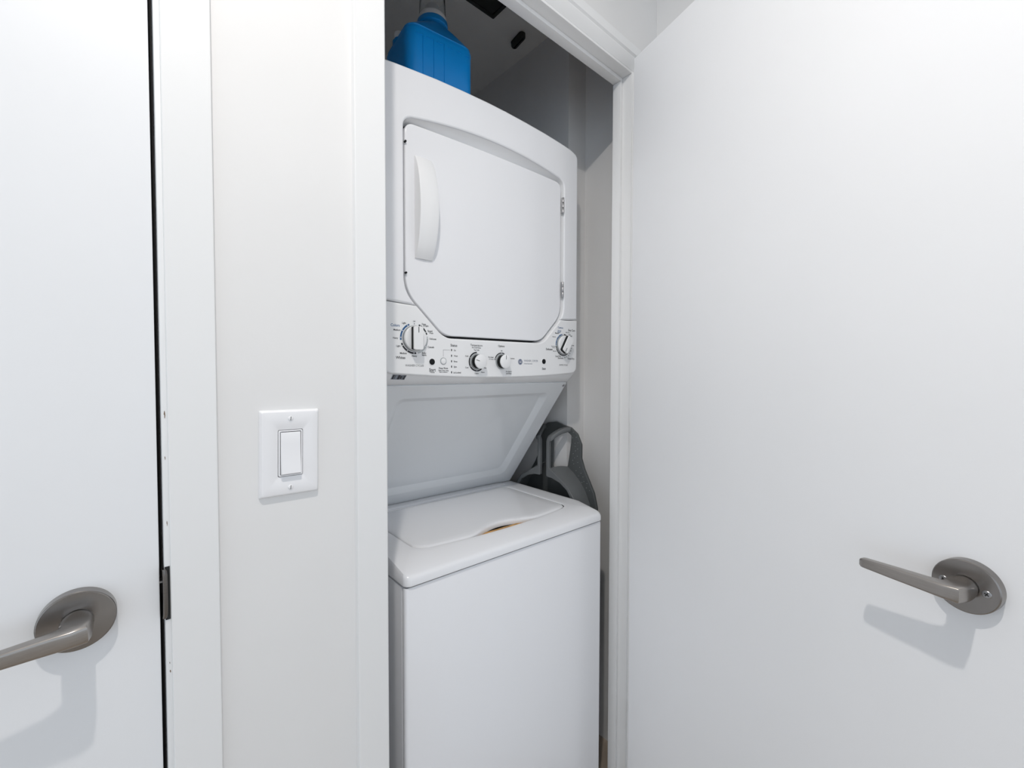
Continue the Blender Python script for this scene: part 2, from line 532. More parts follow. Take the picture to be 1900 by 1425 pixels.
# lid with finger scoop
LF = 0.0730
def lidloop(i):
    return rrect(0.0645 + i, 0.5385 - i, LF + i, 0.3515 - i, 0.0255, NS, front=lid_front_scoop)
bm = bmesh.new()
l0, l1, l2, l3 = lidloop(0.002), lidloop(0.0), lidloop(0.0022), lidloop(0.008)
rings = [[(x, y, 0.8255) for x, y in l0], [(x, y, 0.8275) for x, y in l1], [(x, y, fz(y) - 0.0035) for x, y in l1],
         [(x, y, fz(y) - 0.0008) for x, y in l2], [(x, y, fz(y) + 0.0004) for x, y in l3]]
for k in (0.12, 0.3, 0.55, 0.8):
    rings.append([(x + (0.3015 - x) * k, y + (0.21 - y) * k, fz(y + (0.21 - y) * k) + 0.0006) for x, y in l3])
loft(bm, rings)
from_bm('lid', bm, ENAMEL, wd, angle=40)
tr = boxes('scoop_strip', [(0.195, 0.411, 0.0575, 0.0815, 0.8152, 0.8285)], AMBER, wd, bevel=0.002)  # amber strip laid in the finger scoop
tr['label'] = 'amber strip showing inside the lid finger scoop'
boxes('hinge_cover', [(0.055, 0.548, 0.357, 0.389, 0.838, 0.8445)], ENAMEL, wd, bevel=0.0025)
for bx in (0.09, 0.2, 0.27):
    pass

# slanted service panel between deck and dryer
P0, P1 = Vector((0, 0.129, 1.188)), Vector((0, 0.392, 0.842))
sv = (P1 - P0)
SL = sv.length
sv.normalize()
nv = Vector((1, 0, 0)).cross(sv)      # towards viewer / downward
if nv.y > 0:
    nv = -nv
def SP(x, s, d=0.0):
    return Vector((x, 0, 0)) + P0 + sv * s + nv * d
def srect(x0, x1, s0, s1, r, d):
    return [SP(x, s, d) for x, s in rrect(x0, x1, s0, s1, r, 12, 6)]
bm = bmesh.new()
loft(bm, [srect(0.006, 0.597, 0, SL, 0.003, -0.020), srect(0.006, 0.597, 0, SL, 0.003, 0.0), srect(0.0065, 0.5965, 0.0005, SL - 0.0005, 0.003, 0.0005),
          srect(0.055, 0.548, 0.036, SL - 0.044, 0.022, 0.0005), srect(0.058, 0.545, 0.039, SL - 0.047, 0.021, 0.0),
          srect(0.073, 0.530, 0.055, SL - 0.062, 0.016, -0.0115), srect(0.077, 0.526, 0.059, SL - 0.066, 0.014, -0.0120)])
sp = from_bm('service_panel', bm, PANELG, wd, angle=30)
for x in (0.016, 0.589):
    bm = bmesh.new()
    c = SP(x, 0.0105, 0.0)
    rings = []
    q = Vector((1, 0, 0))
    for r, d in ((0.0042, 0), (0.0042, 0.0012), (0.0032, 0.0022), (0.0014, 0.0022), (0.0012, 0.0012)):
        rings.append([c + nv * d + q * (r * math.cos(2 * math.pi * i / 18)) + sv * (r * math.sin(2 * math.pi * i / 18)) for i in range(18)])
    loft(bm, rings)
    from_bm('screw', bm, STEEL, sp)

# dryer cabinet
DY = 0.0945          # front plane of the fascia
bm = bmesh.new()
cab = rrect(0.002, MW - 0.002, DY + 0.0345, 0.64, 0.006, 8, 4)
loft(bm, [[(x, y, 1.196) for x, y in cab], [(x, y, 1.846) for x, y in cab], [(MW / 2 + (x - MW / 2) * 0.985, 0.38 + (y - 0.38) * 0.985, 1.850) for x, y in cab]])
from_bm('dryer_cabinet', bm, ENAMEL, wd, angle=40)

# door outline
def door_pts(g):
    return [(0.056 - g, 1.751 + g, 0.022), (0.056 - g, 1.393 - g * 0.4, 0.075), (0.151 - g * 0.4, 1.3025 - g, 0.06), (0.460 + g * 0.4, 1.3045 - g, 0.06),
            (0.5385 + g, 1.383 - g * 0.4, 0.075), (0.5385 + g, 1.755 + g, 0.022)]
def door_loop(g, arch=0.0):
    base = roundpoly(door_pts(g), 10)
    out = []
    for i, p in enumerate(base):
        out.append(p)
    # resample closing (top) edge, from right corner back to the left corner
    a, b = Vector(base[-1]), Vector(base[0])
    for k in range(1, 24):
        f = k / 24
        q = a.lerp(b, f)
        out.append((q.x, q.y))
    res = []
    for (x, z) in out:
        if z > 1.60:
            t = (x - 0.297) / 0.241
            w = min(1.0, max(0.0, (z - 1.70) / 0.045))
            z = z + w * (0.004 + arch) * max(0.0, 1 - t * t)
        res.append((x, z))
    return res
HOLE = door_loop(0.0065, 0.021)
INNER = door_loop(0.0026)
# indices of door loop: left corner start, goes down left side, bottom, up right side, top back
def nearest(lp, x, z):
    return min(range(len(lp)), key=lambda i: (lp[i][0] - x) ** 2 + (lp[i][1] - z) ** 2)
def cross(z, left):
    best = None
    for i in range(len(HOLE) - 1):
        a, b = HOLE[i], HOLE[i + 1]
        if (a[1] - z) * (b[1] - z) <= 0 and (a[0] < 0.3) == left and a[1] < 1.6:
            f = (z - a[1]) / (b[1] - a[1])
            best = (i + 1, (a[0] + (b[0] - a[0]) * f, z))
    return best
kL, pL = cross(1.3628, True)
HOLE.insert(kL, pL)
INNER.insert(kL, tuple((Vector(INNER[kL - 1]) + Vector(INNER[kL])) / 2))
kR, pR = cross(1.3680, False)
HOLE.insert(kR, pR)
INNER.insert(kR, tuple((Vector(INNER[kR - 1]) + Vector(INNER[kR])) / 2))
iL, iR = kL, kR
low = HOLE[iL:iR + 1]
upp = HOLE[iR:] + HOLE[:iL + 1]
GAPS = 0.0009
crown = [(MW, 1.372 + GAPS), (MW, 1.838), (MW - 0.002, 1.8455), (MW - 0.010, 1.8525), (0.572, 1.8590), (0.53, 1.8635), (0.47, 1.8685), (0.40, 1.872), (0.33, 1.874), (0.27, 1.874), (0.20, 1.872),
         (0.13, 1.8685), (0.073, 1.8635), (0.031, 1.8595), (0.010, 1.8570), (0.002, 1.8545), (0.0, 1.8515), (0.0, 1.368 + GAPS)]
FD = 0.035
up_loop = [(x, z) for x, z in crown] + [(0.04, 1.3655 + GAPS)] + [(x, z + GAPS) if i == len(upp) - 1 else (x, z) for i, (x, z) in enumerate(reversed(upp))]
# reversed(upp) starts at iL and travels over the top to iR
up_loop = crown + [(0.04, 1.3655 + GAPS)] + [(x, z) for x, z in reversed(upp)] + [(0.563, 1.3690 + GAPS)]
plate('dryer_front', [up_loop], FD, 0.0045, ENAMEL, wd, at=(0, DY, 0))
def smile(x):
    t = (x - MW / 2) / (MW / 2)
    return 1.2055 + 0.0115 * t * t
bot = []
for k in range(0, 25):
    x = 0.020 + (MW - 0.040) * k / 24
    bot.append((x, smile(x)))
def corner(cx, cz, a0, a1, r=0.02):
    return [(cx + r * math.cos(rad(a0 + (a1 - a0) * k / 6)), cz + r * math.sin(rad(a0 + (a1 - a0) * k / 6))) for k in range(7)]
rc = corner(MW - 0.02, smile(MW - 0.02) + 0.0205, -88, 0)
lc = corner(0.02, smile(0.02) + 0.0205, 180, 268)
cp_loop = lc + bot + rc + [(MW, 1.372 - GAPS), (0.563, 1.3690 - GAPS)] + list(reversed(low)) + [(0.04, 1.3655 - GAPS), (0.0, 1.368 - GAPS)]
cp = plate('control_panel', [cp_loop], FD, 0.0035, PLASTIC, wd, at=(0, DY, 0))

# bezel sloping into the door recess
bm = bmesh.new()
mid = [(a[0] * 0.6 + b[0] * 0.4, a[1] * 0.62 + b[1] * 0.38) for a, b in zip(HOLE, INNER)]
loft(bm, [[(x, DY + 0.0030, z) for x, z in HOLE], [(x, DY + 0.0150, z) for x, z in mid], [(x, DY + 0.0300, z) for x, z in INNER]], cap0=False, cap1=False)
loft(bm, [[(x, DY + 0.0300, z) for x, z in INNER], [(x, DY + 0.0335, z) for x, z in INNER]], cap0=False, cap1=False, mi=1)  # inner end painted dark as shade of the door gap
from_bm('door_bezel', bm, [PLASTIC, GAP_SHADE], wd, angle=50)
bm = bmesh.new()
vs_ = [bm.verts.new((x, DY + 0.0335, z)) for x, z in INNER]
bm.faces.new(vs_)
from_bm('door_gap_shade', bm, GAP_SHADE, wd)  # dark sheet behind the door, painted shade for the gap line

# dryer door
DF = DY + 0.0065
dd = plate('dryer_door', [door_loop(0.0)], 0.026, 0.0022, ENAMEL, wd, at=(0, DF, 0))
# handle: bowed grip on a shallow base
bm = bmesh.new()
rings = []
NZ = 22
for k in range(NZ + 1):
    t = k / NZ
    z = 1.4665 + (1.6855 - 1.4665) * t
    u = 2 * t - 1
    d = 0.003 + 0.024 * (1 - u * u) ** 0.8
    x0 = 0.0775
    x1 = 0.120 + 0.0 * u
    bow = 0.004 * (1 - u * u)
    y = DF
    rings.append([(x0, y + 0.002, z), (x0, y - d + 0.0025, z), (x0 + 0.0006, y - d + 0.0008, z), (x0 + 0.0025, y - d, z), ((x0 + x1) / 2, y - d - 0.0012, z), (x1 + bow - 0.003, y - d, z),
                  (x1 + bow - 0.0006, y - d + 0.001, z), (x1 + bow, y - d + 0.003, z), (x1 + bow * 0.6, y + 0.002, z)])
loft(bm, rings)
hd = from_bm('handle', bm, PLASTIC, dd, angle=40)
boxes('handle_slot', [(0.0768, 0.0782, DF + 0.0001, DF + 0.003, 1.480, 1.64)], GAP_SHADE, dd)
for hz in (1.692, 1.4545):
    bm = bmesh.new()
    for k in range(3):
        z0 = hz - 0.0215 + k * 0.0145
        lathe(bm, [(0.0024, z0), (0.0028, z0 + 0.0005), (0.0028, z0 + 0.0130), (0.0024, z0 + 0.0136)], centre=(0.5398, DY - 0.0008, 0), n=14)
    box(bm, 0.5370, 0.5398, DY - 0.0002, DY + 0.004, hz - 0.021, hz + 0.021)
    lathe(bm, [(0.0018, hz - 0.0245), (0.0022, hz - 0.0215)], centre=(0.5398, DY - 0.0008, 0), n=12)
    box(bm, 0.5412, 0.5440, DY - 0.0003, DY + 0.004, hz - 0.021, hz + 0.021)
    h = from_bm('hinge', bm, STEEL, dd)
for hz in (1.708, 1.4315):
    bm = bmesh.new()
    lathe(bm, [(0.0008, 0), (0.0022, 0.0006), (0.0022, 0.006), (0.001, 0.008)], centre=(0.0552, DY + 0.0015, hz), axis='y', n=12)
    from_bm('bumper', bm, BLACK, dd)

# lower lip under the control panel
bm = bmesh.new()
ra, rb, rc_, rd = [], [], [], []
for k in range(25):
    x = 0.004 + (MW - 0.008) * k / 24
    e = smile(x)
    ra.append((x, DY + 0.005, e + 0.012)); rb.append((x, DY + 0.007, e + 0.0005)); rc_.append((x, DY + 0.0345, 1.1905)); rd.append((x, DY + 0.06, 1.1905))
loft(bm, [ra, rb, rc_, rd], cap0=False, cap1=False, closed=False)
re_ = [(x, DY + 0.06, 1.25) for x, y, z in rd]
lip = from_bm('lower_lip', bm, PLASTIC, wd, angle=50)
# rating sticker on the lip
bm = bmesh.new()
def lip_pt(x, f):
    e = smile(x)
    a, b = Vector((x, DY + 0.007, e + 0.0005)), Vector((x, DY + 0.0345, 1.1905))
    nrm = (b - a).cross(Vector((1, 0, 0))).normalized()
    if nrm.z > 0:
        nrm = -nrm
    return a.lerp(b, f), nrm
def lip_quad(bm, x0, x1, f0, f1, d, mi, skew=0.003):
    ps = []
    for x, f in ((x0, f0), (x1, f0), (x1 + skew, f1), (x0 + skew, f1)):
        p, n_ = lip_pt(x, f)
        ps.append(bm.verts.new(p + n_ * d))
    bm.faces.new(ps).material_index = mi
lip_quad(bm, 0.026, 0.058, 0.06, 0.48, 0.0004, 0, 0.0)
for (x0, x1, f0, f1) in ((0.0275, 0.031, 0.08, 0.44), (0.0325, 0.0337, 0.08, 0.44), (0.0395, 0.0445, 0.08, 0.44), (0.0452, 0.049, 0.14, 0.40), (0.0505, 0.0515, 0.08, 0.44), (0.053, 0.0565, 0.08, 0.44)):
    lip_quad(bm, x0, x1, f0, f1, 0.0007, 1, 0.0)
st = from_bm('rating_sticker', bm, [SLATEINK, INK], lip, smooth=False)
st['label'] = 'small black and grey printed sticker'

# ---- knobs, buttons
def arc_band(bm, cx, cz, r0, r1, a0, a1, mi, y=None, n=30):
    """angles clockwise from top, degrees"""
    y = DY - 0.0003 if y is None else y
    vi, vo = [], []
    for k in range(n + 1):
        a = rad(a0 + (a1 - a0) * k / n)
        vi.append(bm.verts.new((cx + r0 * math.sin(a), y, cz + r0 * math.cos(a))))
        vo.append(bm.verts.new((cx + r1 * math.sin(a), y, cz + r1 * math.cos(a))))
    for k in range(n):
        bm.faces.new((vi[k], vi[k + 1], vo[k + 1], vo[k])).material_index = mi
def dot(bm, cx, cz, r, mi, y=None, n=12):
    y = DY - 0.0005 if y is None else y
    bm.faces.new([bm.verts.new((cx + r * math.cos(2 * math.pi * k / n), y, cz + r * math.sin(2 * math.pi * k / n))) for k in range(n)]).material_index = mi

def big_knob(cx, cz, ang, R=0.0265):
    bm = bmesh.new()
    lathe(bm, [(R + 0.0015, 0.0), (R + 0.0015, -0.003), (R + 0.0005, -0.0045)], axis='y', n=48, mi=1)
    lathe(bm, [(R, -0.004), (R, -0.0075), (R - 0.0008, -0.0088), (R - 0.002, -0.0092)], axis='y', n=48, mi=0)
    w, l = 0.0115, R - 0.0005
    pts = roundpoly([(-w, -l, 0.004), (w, -l, 0.004), (w, l, 0.004), (-w, l, 0.004)], 4)
    pts = [(x, z) if x * x + z * z < l * l else (x * l / math.hypot(x, z), z * l / math.hypot(x, z)) for x, z in pts]
    loft(bm, [[(x, -0.009, z) for x, z in pts], [(x, -0.0180, z) for x, z in pts]], cap0=True, cap1=False, mi=2)
    loft(bm, [[(x, -0.0180, z) for x, z in pts], [(x, -0.0194, z) for x, z in pts], [(x * 0.93, -0.0206, z * 0.97) for x, z in pts]], cap0=False, cap1=True, mi=0)
    for f in [(-0.0007, 0.0007, -0.02085, -0.0204, l * 0.45, l * 0.92)]:
        box(bm, *f, 2)
    k = from_bm('knob', bm, [PLASTIC, SILVER, BLACK], cp, angle=40)
    k.location = (cx, DY, cz)
    k.rotation_euler = (0, rad(ang), 0)
    k['label'] = 'large white cycle knob with raised grip bar and black sides'
    return k
def small_knob(cx, cz, ang, R=0.0156):
    bm = bmesh.new()
    lathe(bm, [(R + 0.0036, 0.0), (R + 0.0036, -0.002), (R + 0.0024, -0.0035)], axis='y', n=40, mi=1)
    lathe(bm, [(R + 0.001, -0.003), (R - 0.0005, -0.015)], axis='y', n=40, mi=2, cap1=False)
    lathe(bm, [(R + 0.0012, -0.0148), (R + 0.0014, -0.0155), (R + 0.0012, -0.0180), (R - 0.001, -0.0192)], axis='y', n=40, mi=0)
    box(bm, -0.0006, 0.0006, -0.0195, -0.019, R * 0.35, R * 0.98, 2)
    k = from_bm('knob', bm, [PLASTIC, SILVER, BLACK], cp, angle=40)
    k.location = (cx, DY, cz)
    k.rotation_euler = (0, rad(ang), 0)
    k['label'] = 'small round white knob with black side'
    return k
big_knob(0.0719, 1.2915, 0)
big_knob(0.5440, 1.2970, 212, 0.0262)
small_knob(0.2385, 1.2442, -75)
small_knob(0.3155, 1.2455, 0)
def button(name, cx, cz, r, m, proud=0.002):
    bm = bmesh.new()
    lathe(bm, [(r + 0.0016, 0.0), (r + 0.0016, -0.0007), (r + 0.0004, -0.001)], axis='y', n=32, mi=1)
    lathe(bm, [(r, -0.0006), (r, -proud + 0.0004), (r - 0.0008, -proud), (0.001, -proud - 0.0004)], axis='y', n=32, mi=0)
    b = from_bm(name, bm, [m, PLASTIC if m is BLACK else SILVER], cp)
    b.location = (cx, DY, cz)
    return b
button('start_button', 0.1150, 1.2420, 0.0068, BLACK)['label'] = 'round black button'
button('start_button', 0.4650, 1.2485, 0.0068, BLACK)['label'] = 'round black button'
button('rinse_button', 0.1446, 1.2440, 0.0066, PLASTIC)['label'] = 'round white button'
for z in (1.2699, 1.2568, 1.2440, 1.2316, 1.2186):
    b = boxes('indicator_light', [(0.1657, 0.1679, DY - 0.0008, DY + 0.001, z - 0.0024, z + 0.0024)], BLACK, cp, bevel=0.0004, seg=1)

# printed marks
bm = bmesh.new()
INKS = [INK, GREYINK, BLUEINK, SLATEINK, WHITEINK, SILVER, LOGOBLUE]
arc_band(bm, 0.0719, 1.2915, 0.0298, 0.0335, 262, 338, 2)
arc_band(bm, 0.0719, 1.2915, 0.0298, 0.0335, 172, 250, 0)
arc_band(bm, 0.0719, 1.2915, 0.0298, 0.0335, 20, 72, 0)
arc_band(bm, 0.0719, 1.2915, 0.0298, 0.0335, 80, 165, 5)
for a in (272, 300, 330, 240, 212, 182, 28, 62, 85, 120, 150):
    dot(bm, 0.0719 + 0.0317 * math.sin(rad(a)), 1.2915 + 0.0317 * math.cos(rad(a)), 0.0011, 4)
dot(bm, 0.0719, 1.2915 + 0.0317, 0.0011, 0)
arc_band(bm, 0.5440, 1.2970, 0.0284, 0.0315, 265, 352, 2)
arc_band(bm, 0.5440, 1.2970, 0.0284, 0.0315, 130, 262, 0)
arc_band(bm, 0.5440, 1.2970, 0.0284, 0.0315, 4, 40, 0)
arc_band(bm, 0.5440, 1.2970, 0.0284, 0.0315, 95, 128, 0)
for a in (272, 296, 320, 344, 250, 228, 210, 195, 182, 168, 155, 140, 120, 105, 25):
    dot(bm, 0.5440 + 0.030 * math.sin(rad(a)), 1.2970 + 0.030 * math.cos(rad(a)), 0.0008, 4)
arc_band(bm, 0.2385, 1.2442, 0.0203, 0.0238, 140, 362, 0)
for a in (295, 240, 180, 0):
    dot(bm, 0.2385 + 0.022 * math.sin(rad(a)), 1.2442 + 0.022 * math.cos(rad(a)), 0.0009, 4)
arc_band(bm, 0.3155, 1.2455, 0.0203, 0.0230, 280, 385, 0)
for a in (290, 360):
    dot(bm, 0.3155 + 0.0217 * math.sin(rad(a)), 1.2455 + 0.0217 * math.cos(rad(a)), 0.0009, 4)
# bracket line from the rinse button to the first indicator
def strip(x0, x1, z0, z1, mi, y=DY - 0.0003):
    bm.faces.new([bm.verts.new(p) for p in ((x0, y, z0), (x1, y, z0), (x1, y, z1), (x0, y, z1))]).material_index = mi
strip(0.1444, 0.1449, 1.2545, 1.2697, 1)
strip(0.1444, 0.1630, 1.2692, 1.2697, 1)
# round monogram badge
LX, LZ = 0.379, 1.246
dot(bm, LX, LZ, 0.0075, 6, DY - 0.0003, 32)
arc_band(bm, LX, LZ, 0.0060, 0.0065, 0, 360, 4, DY - 0.0005)
dp = from_bm('dial_print', bm, INKS, cp, smooth=False)
dp['label'] = 'printed dial rings, marks and round badge'
dp['kind'] = 'stuff'

TEXT = [
 ('Colors', 0.0278, 1.3174, 0.0199, 'b'),('Light', 0.0479, 1.3228, 0.0094, 'k'),('Off', 0.0718, 1.3285, 0.0054, 'g'),('Medium', 0.0316, 1.3078, 0.0156, 'k'),
 ('Heavy', 0.0282, 1.2902, 0.0115, 'k'),('Light', 0.0346, 1.2736, 0.0093, 'k'),('Medium', 0.0461, 1.2591, 0.0157, 'k'),('Heavy', 0.0721, 1.2535, 0.0122, 'k'),
 ('Whites', 0.0396, 1.2497, 0.0216, 'k'),('Drain', 0.0953, 1.3241, 0.0101, 'k'),('& Spin', 0.1003, 1.3203, 0.0123, 'k'),('Speed', 0.1104, 1.3095, 0.0119, 'k'),
 ('Wash', 0.1136, 1.3056, 0.0098, 'k'),('Delicates', 0.1178, 1.2929, 0.0173, 'k'),('Casuals', 0.1127, 1.2746, 0.0158, 'k'),('Bulky', 0.0958, 1.2603, 0.0102, 'k'),
 ('Items', 0.0959, 1.2565, 0.0105, 'k'),('WASHER CYCLES', 0.0723, 1.2333, 0.0441, 'g'),('Start', 0.1164, 1.2242, 0.0166, 'k'),('Pause', 0.116, 1.2189, 0.0115, 'g'),
 ('Deep Rinse', 0.1448, 1.2273, 0.024, 'k'),('Select when using', 0.145, 1.2225, 0.0267, 'k'),('Fabric Softener', 0.1452, 1.2192, 0.0218, 'k'),('Status', 0.1731, 1.2809, 0.0179, 'k'),
 ('On', 0.1758, 1.2693, 0.0055, 'k'),('Wash', 0.1781, 1.2565, 0.0102, 'k'),('Rinse', 0.1775, 1.2437, 0.0097, 'k'),('Spin', 0.1767, 1.2308, 0.0081, 'k'),
 ('Lid Locked', 0.182, 1.218, 0.0206, 'k'),('Temperature', 0.2375, 1.2829, 0.0354, 'k'),('All Cold Rinse', 0.2371, 1.278, 0.0269, 'g'),('Tap Cold', 0.2374, 1.2719, 0.016, 'k'),
 ('Cold', 0.2092, 1.257, 0.0089, 'k'),('Cool', 0.2092, 1.23, 0.009, 'k'),('Colors', 0.2378, 1.216, 0.0118, 'k'),('Warm', 0.2563, 1.2187, 0.0109, 'k'),
 ('Hot', 0.2642, 1.2294, 0.0066, 'k'),('Options', 0.315, 1.2841, 0.021, 'k'),('Off', 0.3157, 1.2728, 0.0049, 'k'),('Pre Soak', 0.2818, 1.256, 0.0164, 'k'),
 ('15 mins', 0.2828, 1.2513, 0.0137, 'g'),('2nd Rinse', 0.3521, 1.2543, 0.014, 'k'),('Pre Soak +', 0.3401, 1.2205, 0.0199, 'k'),('2nd Rinse', 0.3391, 1.2157, 0.0178, 'k'),
 ('WASHER | DRYER', 0.4176, 1.2487, 0.0513, 's'),('Unitized Spacemaker', 0.4075, 1.2414, 0.031, 's'),('Start', 0.4665, 1.2288, 0.015, 'k'),('DRYER CYCLES', 0.5453, 1.2396, 0.0349, 'g'),
 ('Cottons', 0.5321, 1.3458, 0.0215, 'b'),('Easy Care', 0.5794, 1.3401, 0.029, 'k'),('Energy', 0.5282, 1.3364, 0.0137, 'b'),('Saver', 0.5257, 1.3327, 0.012, 'b'),
 ('Medium', 0.518, 1.3293, 0.0153, 'k'),('More Dry', 0.507, 1.3181, 0.0143, 'k'),('More Dry', 0.5623, 1.3331, 0.016, 'k'),('Less Dry', 0.5704, 1.3281, 0.0108, 'k'),
 ('Saver', 0.5754, 1.3245, 0.0135, 'k'),('Timed Dry', 0.5769, 1.2577, 0.0298, 'k'),('70 min', 0.5833, 1.2973, 0.0127, 'k'),('Delicates', 0.4869, 1.283, 0.0258, 'k'),
 ('Energy Saver', 0.5039, 1.2918, 0.0168, 'k'),('Less Dry', 0.5044, 1.2877, 0.0109, 'k'),('More Dry', 0.5089, 1.2779, 0.0138, 'k'),('Less Dry', 0.5232, 1.2637, 0.0231, 'k'),
 ('Dewrinkle', 0.5327, 1.2589, 0.0216, 'k'),('60', 0.5786, 1.2886, 0.004, 'k'),('50', 0.5758, 1.2813, 0.004, 'k'),('40', 0.5716, 1.2733, 0.004, 'k'),
 ('30', 0.566, 1.2671, 0.0039, 'k'),('20', 0.5577, 1.2633, 0.0039, 'k'),('10', 0.5506, 1.2613, 0.0039, 'k'),
 ('GE', LX, LZ, 0.0085, 'w'),
]
IDX = {'k': 0, 'g': 1, 'b': 2, 's': 3, 'w': 4}
tmp = []
for t, x, z, w, c in TEXT:
    cu = bpy.data.curves.new('print', 'FONT')
    cu.body = t
    cu.align_x = 'CENTER'
    cu.align_y = 'CENTER'
    cu.resolution_u = 3
    cu.offset = 0.014 if w < 0.034 else 0.004
    to = bpy.data.objects.new('print', cu)
    COL.objects.link(to)
    tmp.append((to, x, z, w, c))
bpy.context.view_layer.update()
dg = bpy.context.evaluated_depsgraph_get()
bm = bmesh.new()
for to, x, z, w, c in tmp:
    me = bpy.data.meshes.new_from_object(to.evaluated_get(dg))
    xs = [v.co.x for v in me.vertices]
    ys = [v.co.y for v in me.vertices]
    wid = max(xs) - min(xs)
    s = w / wid
    mx, my = (max(xs) + min(xs)) / 2, (max(ys) + min(ys)) / 2
    sy = s * 1.12 if c != 'w' else s * 1.2
    T = Matrix(((s, 0, 0, x - s * mx), (0, 0, 0, DY - (0.0003 if c != 'w' else 0.0005)), (0, sy, 0, z - sy * my), (0, 0, 0, 1)))
    me.transform(T)
    nf = len(bm.faces)
    bm.from_mesh(me)
    bm.faces.ensure_lookup_table()
    for f in bm.faces[nf:]:
        f.material_index = IDX[c]
    cu = to.data
    bpy.data.objects.remove(to)
    bpy.data.curves.remove(cu)
    bpy.data.meshes.remove(me)
me = bpy.data.meshes.new('lettering')
bm.to_mesh(me)
bm.free()
finish(me, INKS, False)
lt = link('lettering', me, cp)
lt['label'] = 'printed cycle names and settings'
lt['kind'] = 'stuff'

# ------------------------------------------------------------------ light switch
sw = empty('light_switch', (0.1797, WF, 1.102))
sw.rotation_euler = (0, rad(0.7), 0)
tag(sw, 'white rocker light switch on the wall between the two doors', 'light switch')
bm = bmesh.new()
def rr(w, h, r, y):
    return [(x, y, z) for x, z in rrect(-w / 2, w / 2, -h / 2, h / 2, r, 6, 6)]
loft(bm, [rr(0.0800, 0.1245, 0.002, 0), rr(0.0800, 0.1245, 0.002, -0.0012), rr(0.0790, 0.1235, 0.002, -0.0026), rr(0.0760, 0.1205, 0.002, -0.0048), rr(0.0742, 0.1187, 0.002, -0.0058), rr(0.0728, 0.1173, 0.002, -0.0060),
          rr(0.0344, 0.0686, 0.002, -0.0060), rr(0.0336, 0.0678, 0.002, -0.0058), rr(0.0336, 0.0678, 0.002, -0.0030)])
pl = from_bm('wall_plate', bm, SWITCH, sw, angle=30)
bm = bmesh.new()
loft(bm, [rr(0.0321, 0.0663, 0.0018, -0.003), rr(0.0321, 0.0663, 0.0018, -0.0066), rr(0.0316, 0.0658, 0.0018, -0.0071), rr(0.0284, 0.0626, 0.0015, -0.0071), rr(0.0280, 0.0622, 0.0015, -0.0040)])
from_bm('switch_frame', bm, SWITCH, sw, angle=30)
boxes('switch_gap', [(-0.0170, 0.0170, -0.0034, -0.0028, -0.0341, 0.0341)], GAP_SHADE, sw)
boxes('rocker_gap', [(-0.0143, 0.0143, -0.0050, -0.0036, -0.0314, 0.0314)], GAP_SHADE, sw)
bm = bmesh.new()
rings = []
for z, y in ((-0.0304, -0.0072), (-0.0300, -0.0112), (-0.029, -0.0118), (-0.015, -0.0098), (0.0, -0.0082), (0.015, -0.0076), (0.029, -0.0073), (0.0302, -0.0068), (0.0304, -0.005)):
    rings.append([(-0.0133, -0.0045, z), (-0.0133, y + 0.0006, z), (-0.0127, y, z), (0.0127, y, z), (0.0133, y + 0.0006, z), (0.0133, -0.0045, z)])
loft(bm, rings)
from_bm('rocker', bm, SWITCH, sw, angle=30)
for z in (0.0500, -0.0500):
    bm = bmesh.new()
    lathe(bm, [(0.0033, -0.0058), (0.0033, -0.0066), (0.0026, -0.0073), (0.0003, -0.0076)], axis='y', n=20)
    box(bm, -0.0004, 0.0004, -0.0078, -0.0068, -0.0028, 0.0028, 1)
    s = from_bm('screw', bm, [SWITCH, GREYINK], sw)
    s.location = (0, 0, z)
    s.rotation_euler = (0, rad(6), 0)

# ------------------------------------------------------------------ detergent jug on the dryer
JW, JD = 0.178, 0.160
jug = empty('detergent_jug', (0.605, 1.007, 1.851), rad(-6))
tag(jug, 'bright blue plastic detergent jug standing on top of the dryer', 'detergent jug')
bm = bmesh.new()
def jl(sx, sy, r, dx=0.0):
    return [(x + dx, y) for x, y in rrect(-sx / 2, sx / 2, -sy / 2, sy / 2, min(r, sx / 2.02, sy / 2.02), 10, 8)]
rings = []
for z, sx, sy, r in ((0.0, JW - 0.012, JD - 0.012, 0.02), (0.003, JW - 0.004, JD - 0.004, 0.024), (0.008, JW, JD, 0.026), (0.172, JW, JD, 0.026),
                     (0.177, JW + 0.002, JD + 0.002, 0.027), (0.1815, JW + 0.001, JD + 0.001, 0.027), (0.1830, JW - 0.004, JD - 0.004, 0.026), (0.1870, JW - 0.004, JD - 0.004, 0.026),
                     (0.1890, JW - 0.003, JD - 0.002, 0.026), (0.194, JW - 0.009, JD - 0.008, 0.028), (0.220, JW - 0.050, JD - 0.040, 0.034), (0.244, 0.090, 0.086, 0.040),
                     (0.249, 0.082, 0.078, 0.038)):
    dx = 0.011 * min(1.0, max(0.0, (z - 0.189) / 0.060))
    rings.append([(x, y, z) for x, y in jl(sx, sy, r, dx)])
for rr_, z in ((0.0375, 0.252), (0.0375, 0.257), (0.0395, 0.2585), (0.0395, 0.269), (0.037, 0.272), (0.034, 0.2735)):
    ref = jl(0.078, 0.074, 0.036)
    rings.append([(x / math.hypot(x, y) * rr_ + 0.011, y / math.hypot(x, y) * rr_, z) for x, y in ref])
loft(bm, rings)
bd = from_bm('body', bm, BLUE, jug, angle=50)
for rx in (-0.052, -0.024, 0.004):
    bm = bmesh.new()
    lathe(bm, [(0.0004, 0.012), (0.0009, 0.016), (0.0009, 0.166), (0.0004, 0.1705)], centre=(rx, -JD / 2 - 0.0000, 0), n=8)
    from_bm('rib', bm, BLUE, bd)
